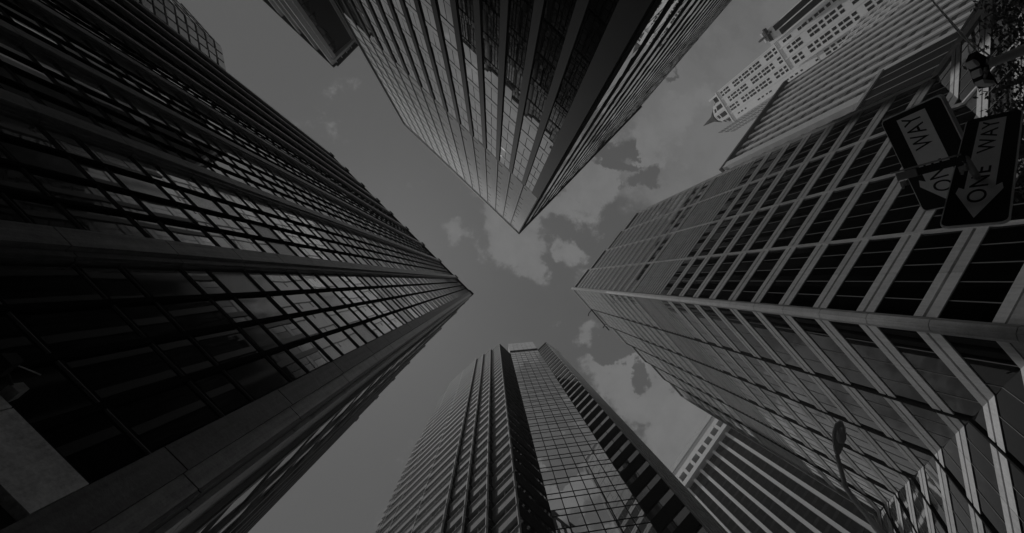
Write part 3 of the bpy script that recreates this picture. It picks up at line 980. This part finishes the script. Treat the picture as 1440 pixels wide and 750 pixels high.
def plate(name, pts, z0, z1, fr, material, parent):
    o_, u_, v_, n_ = fr; n = len(pts)
    vs = [tuple(o_ + u_ * p[0] + v_ * p[1] + n_ * z0) for p in pts] + [tuple(o_ + u_ * p[0] + v_ * p[1] + n_ * z1) for p in pts]
    fs = [tuple(range(n - 1, -1, -1)), tuple(range(n, 2 * n))] + [(i, (i + 1) % n, (i + 1) % n + n, i + n) for i in range(n)]
    return mesh(name, vs, fs, material, parent)


def letters(txt, size, x, y, fr, z, material, parent, sx=1.0, bold=.0):
    cu = bpy.data.curves.new('lettering', 'FONT'); cu.body = txt; cu.size = size; cu.offset = bold; cu.align_x = 'CENTER'; cu.align_y = 'CENTER'; cu.extrude = .0006
    cu.space_character = 1.08
    t = bpy.data.objects.new('lettering', cu); C.objects.link(t)
    dg = bpy.context.evaluated_depsgraph_get()
    me = bpy.data.meshes.new_from_object(t.evaluated_get(dg))
    bpy.data.objects.remove(t)
    o_, u_, v_, n_ = fr
    sx = sx / (max(q.co.x for q in me.vertices) - min(q.co.x for q in me.vertices))
    vs = [tuple(o_ + u_ * (x + q.co.x * sx) + v_ * (y + q.co.y) + n_ * (z + q.co.z)) for q in me.vertices]
    fs = [tuple(p.vertices) for p in me.polygons]
    return mesh('lettering', vs, fs, material, parent)


def one_way(c, u_, v_, L, H, label, thick, rim):
    u_ = Vector(u_).normalized(); n_ = u_.cross(Vector(v_)).normalized(); v_ = n_.cross(u_)
    c = Vector(c)
    s = root('one_way_sign', c, label, 'road sign', 'one way signs')
    fr = (c, u_, v_, n_)
    plate('rim', rrect(L, H, .035), -thick, -.001, fr, M['sign_white'], s)
    plate('face', rrect(L - rim, H - rim, .028), -.001, .002, fr, M['sign_black'], s)
    # arrow, head towards -u
    hw = H * .36; sh = H * .235; x0 = -L / 2 + L * .045; xh = x0 + L * .22
    ar = [(x0, 0), (xh - .01, -hw), (xh + .035, -hw * .92), (xh + .015, -sh), (L / 2 - L * .06, -sh), (L / 2 - L * .06, sh), (xh + .015, sh), (xh + .035, hw * .92), (xh - .01, hw)]
    arrow = plate('arrow', ar, .002, .004, fr, M['sign_white'], s)
    sz = H * .42
    letters('ONE', sz, -L * .19, 0, fr, .0047, M['sign_black'], s, L * .30).parent = arrow
    letters('WAY', sz, L * .26, 0, fr, .0047, M['sign_black'], s, L * .33).parent = arrow
    return s, fr


one_way((2.80, -.793, 4.46), (-.365, -.93, .038), (.014, .035, .999), .69, .485, 'one way sign with a thick pale rim and a steel bar strapped across it', .03, .018)
one_way((2.23, -.534, 3.624), (.646, -.653, .395), (-.508, .018, .861), .953, .229, 'darker one way sign with a thin rim, hanging nearer the right edge', .012, .012)
# strap that holds them
br = root('sign_bracket', at_dist(1310, 236, 2.0), 'grey steel bracket bar crossing between the one way signs', 'bracket')
a = at_dist(1263, 249, 1.88); b = at_dist(1358, 224, 1.95)
dirv = (b - a).normalized(); up = (sight(1310, 236)).normalized(); sdv = dirv.cross(up).normalized(); upv = sdv.cross(dirv)


def bar(name, a, b, w, h, material, parent, offs=Vector((0, 0, 0))):
    a = a + offs; b = b + offs
    c = [a - sdv * w - upv * h, b - sdv * w - upv * h, b + sdv * w - upv * h, a + sdv * w - upv * h]
    vs = [tuple(q) for q in c] + [tuple(q + upv * 2 * h) for q in c]
    return mesh(name, vs, HEX, material, parent)


bar('strap', a + dirv * .09, b, .016, .006, M['dark'], br)
bar('strap', a, a + dirv * .09, .018, .012, M['steel'], br)
bar('edge_strip', a - dirv * .015, b - dirv * .02, .0035, .02, M['steel'], br, sdv * .024)
for f in (.06, .93):
    p = a + (b - a) * f - sdv * .035
    bar('clamp', p - dirv * .012, p + dirv * .016, .012, .01, M['steel'], br)
    tube('bolt', [p - sdv * .02 - upv * .02, p + sdv * .01 + upv * .01], .006, M['steel'], br, 6)
# pole that carries the signs, just inside the right edge
pl = root('sign_post', (3.5, -.9, 0), 'dark horizontal sign arm entering from the right edge beside the one way signs', 'post')
tube('arm', [at_dist(1424, 216, 3.7), at_dist(1480, 205, 3.6), at_dist(1600, 180, 3.5)], .045, M['dark'], pl)
e_ = at_dist(1600, 180, 3.5)
tube('post', [e_, Vector((e_.x, e_.y, 0))], .055, M['dark'], pl, 10)
tube('hanger', [Vector((2.23, -.534, 3.624)) + Vector((.15, -.02, .1)), at_dist(1424, 216, 3.7)], .02, M['dark'], pl)
tube('hanger', [b, Vector((2.23, -.534, 3.624)) + Vector((.1, .1, .1))], .015, M['steel'], pl)

# ------------------------------------------------------------------ traffic signal on its mast arm with two stay wires
ma = root('traffic_signal', (7.0, -3.2, 0), 'traffic signal with pale visors on a pale mast arm held by two stay wires', 'traffic signal')
m0 = at_height(1384, 93, 6.2); m1 = at_height(1440, 70, 6.25); m2 = at_height(1560, 22, 6.3)
tube('mast_arm', [m0, m1, m2], [.045, .062, .08], M['lamp_body'], ma, 12)
tube('post', [m2 + Vector((0, 0, .2)), Vector((m2.x, m2.y, 0))], .11, M['lamp_body'], ma, 12)
w0 = at_height(1310, 0, 7.6); w1 = at_height(1290, -24, 8)
tube('stay_wire', [at_height(1388, 88, 6.25), at_height(1345, 42, 6.9), w0, w1], .009, M['steel'], ma, 6)
tube('stay_wire', [at_height(1401, 86, 6.25), at_height(1357, 52, 6.8), at_height(1311, 0, 7.62)], .009, M['steel'], ma, 6)
tube('spreader', [at_height(1377, 73, 6.4), at_height(1383, 69, 6.4)], .011, M['steel'], ma, 6)


def px_plate(name, pxs, z, th, material, parent):
    c = [at_height(x, y, z) for x, y in pxs]; n = len(c)
    vs = [tuple(q) for q in c] + [tuple(q + Vector((0, 0, th))) for q in c]
    fs = [tuple(range(n)), tuple(range(2 * n - 1, n - 1, -1))] + [(i, i + n, (i + 1) % n + n, (i + 1) % n) for i in range(n)]
    return mesh(name, vs, fs, material, parent)


hous = px_plate('housing', [(1373, 72), (1388, 80), (1393, 102), (1404, 118), (1388, 121), (1380, 112), (1375, 96), (1368, 85)], 5.55, .08, M['sign_black'], ma)
for c_, rx, ry, an in (((1373, 88), 6.5, 2.8, 40), ((1379.5, 101), 5.5, 2.2, 78)):
    pts_ = [(c_[0] + rx * math.cos(t_) * math.cos(R_(an)) - ry * math.sin(t_) * math.sin(R_(an)), c_[1] + rx * math.cos(t_) * math.sin(R_(an)) + ry * math.sin(t_) * math.cos(R_(an))) for t_ in [2 * math.pi * i / 14 for i in range(14)]]
    px_plate('visor', pts_, 5.44, .08, M['lamp_body'], ma).parent = hous
px_plate('visor', [(1382, 111.5), (1397, 113), (1401, 118), (1384, 117)], 5.44, .08, M['lamp_body'], ma).parent = hous
for (x, y) in ((1386, 96), (1388, 100), (1386, 104), (1389, 84), (1390, 80)):
    p = at_height(x, y, 5.5); tube('bolt', [p, p + Vector((.05, .02, .06))], .014, M['steel'], ma, 6)

# wall floodlights on the base of the black tower
def floodlight(px, label, size, D):
    P_ = at_dist(px[0], px[1], D)
    r_ = root('floodlight', P_, label, 'floodlight', 'wall floodlights')
    d1 = FA.d.to_3d(); n1_ = FA.n.to_3d(); z1_ = Vector((0, 0, 1))
    def bx(name, c, a, b_, h, material):
        c = P_ + c
        vs = []
        for sz in (-1, 1):
            for (sx, sy) in ((-1, -1), (1, -1), (1, 1), (-1, 1)): vs.append(tuple(c + d1 * a * sx * (1 if sz < 0 else .7) + n1_ * b_ * sy + z1_ * h * sz))
        return mesh(name, vs, HEX, material, r_)
    bx('housing', Vector((0, 0, 0)), .10 * size, .12 * size, .09 * size, M['dark'])
    bx('bracket', n1_ * -.28 * size + d1 * -.22 * size + z1_ * .24 * size, .08 * size, .08 * size, .08 * size, M['granite_edge'])
    tube('arm', [P_, P_ + n1_ * -.26 * size + d1 * -.2 * size + z1_ * .22 * size], .018 * size, M['dark'], r_)
    tube('conduit', [P_ + d1 * .16 * size - z1_ * .04, P_ + d1 * .04 * size + z1_ * .1, P_ - d1 * .24 * size + z1_ * .3 * size], .01, M['steel'], r_)


floodlight((201, 688), 'black floodlight on a bent arm, clamped to the granite corner pier', 1.4, 6.6)
floodlight((6, 514), 'small black floodlight at the left edge on the pale base plate', 1.2, 7.0)

# ------------------------------------------------------------------ street tree, right edge
tr = root('street_tree', (10.6, -4.6, 0), 'leafy street tree reaching in at the top right edge', 'tree')
tk = [(10.6, -4.6, 0), (10.55, -4.5, 3), (10.7, -4.4, 6), (10.3, -4.0, 8), (10.0, -3.8, 10)]
tube('trunk', tk, [.24, .18, .14, .09, .04], M['bark'], tr, 10)
limbs = [[(10.6, -4.45, 5), (9.9, -4.0, 7.4), (9.5, -3.2, 9)], [(10.65, -4.4, 5.6), (10.2, -5.0, 7.6), (9.5, -5.3, 8.8)], [(10.5, -4.2, 7), (9.9, -2.8, 8.6), (9.9, -2.0, 9.3)]]
for l_ in limbs: tube('limb', l_, [.08, .05, .02], M['bark'], tr, 6)
vs = []; fs = []
r2 = random.Random(3)
cl = []
for i in range(150):
    px_ = r2.uniform(1392, 1540); py_ = r2.uniform(-60, 262)
    edge = 1436 - 30 * math.sin(py_ / 48.0) if py_ < 120 else (1400 + (py_ - 120) * .27)
    if py_ < 60: edge = 1410 + py_ * .1
    if px_ < edge: continue
    D_ = r2.uniform(8.6, 10.6)
    cl.append(at_dist(px_, py_, D_))
for c in cl:
    for j in range(70):
        p = c + Vector((r2.gauss(0, .22), r2.gauss(0, .22), r2.gauss(0, .2)))
        a = Vector((r2.uniform(-1, 1), r2.uniform(-1, 1), r2.uniform(-.5, .5))).normalized(); b = a.cross(Vector((r2.uniform(-1, 1), r2.uniform(-1, 1), r2.uniform(-1, 1)))).normalized()
        s_ = r2.uniform(.03, .06); k = len(vs)
        vs += [tuple(p - a * s_), tuple(p + b * s_ * .45), tuple(p + a * s_), tuple(p - b * s_ * .45)]; fs.append((k, k + 1, k + 2, k + 3))
mesh('crown', vs, fs, M['leaf'], tr)

# ------------------------------------------------------------------ thin veil of scatter added to lift the dark tones
hz_ = mesh('added_haze', [(-420, -420, -1.2), (420, -420, -1.2), (420, 420, -1.2), (-420, 420, -1.2), (-420, -420, 420), (420, -420, 420), (420, 420, 420), (-420, 420, 420)], HEX, M['ground'])
hz_['kind'] = 'stuff'
hm = bpy.data.materials.new('added_haze'); hm.use_nodes = True
for n_h in list(hm.node_tree.nodes): hm.node_tree.nodes.remove(n_h)
ho = hm.node_tree.nodes.new('ShaderNodeOutputMaterial'); hv = hm.node_tree.nodes.new('ShaderNodeVolumePrincipled')
hv.inputs['Density'].default_value = .0008; hv.inputs['Color'].default_value = (.9, .9, .9, 1)
hm.node_tree.links.new(hv.outputs[0], ho.inputs['Volume'])
hz_.data.materials.clear(); hz_.data.materials.append(hm)
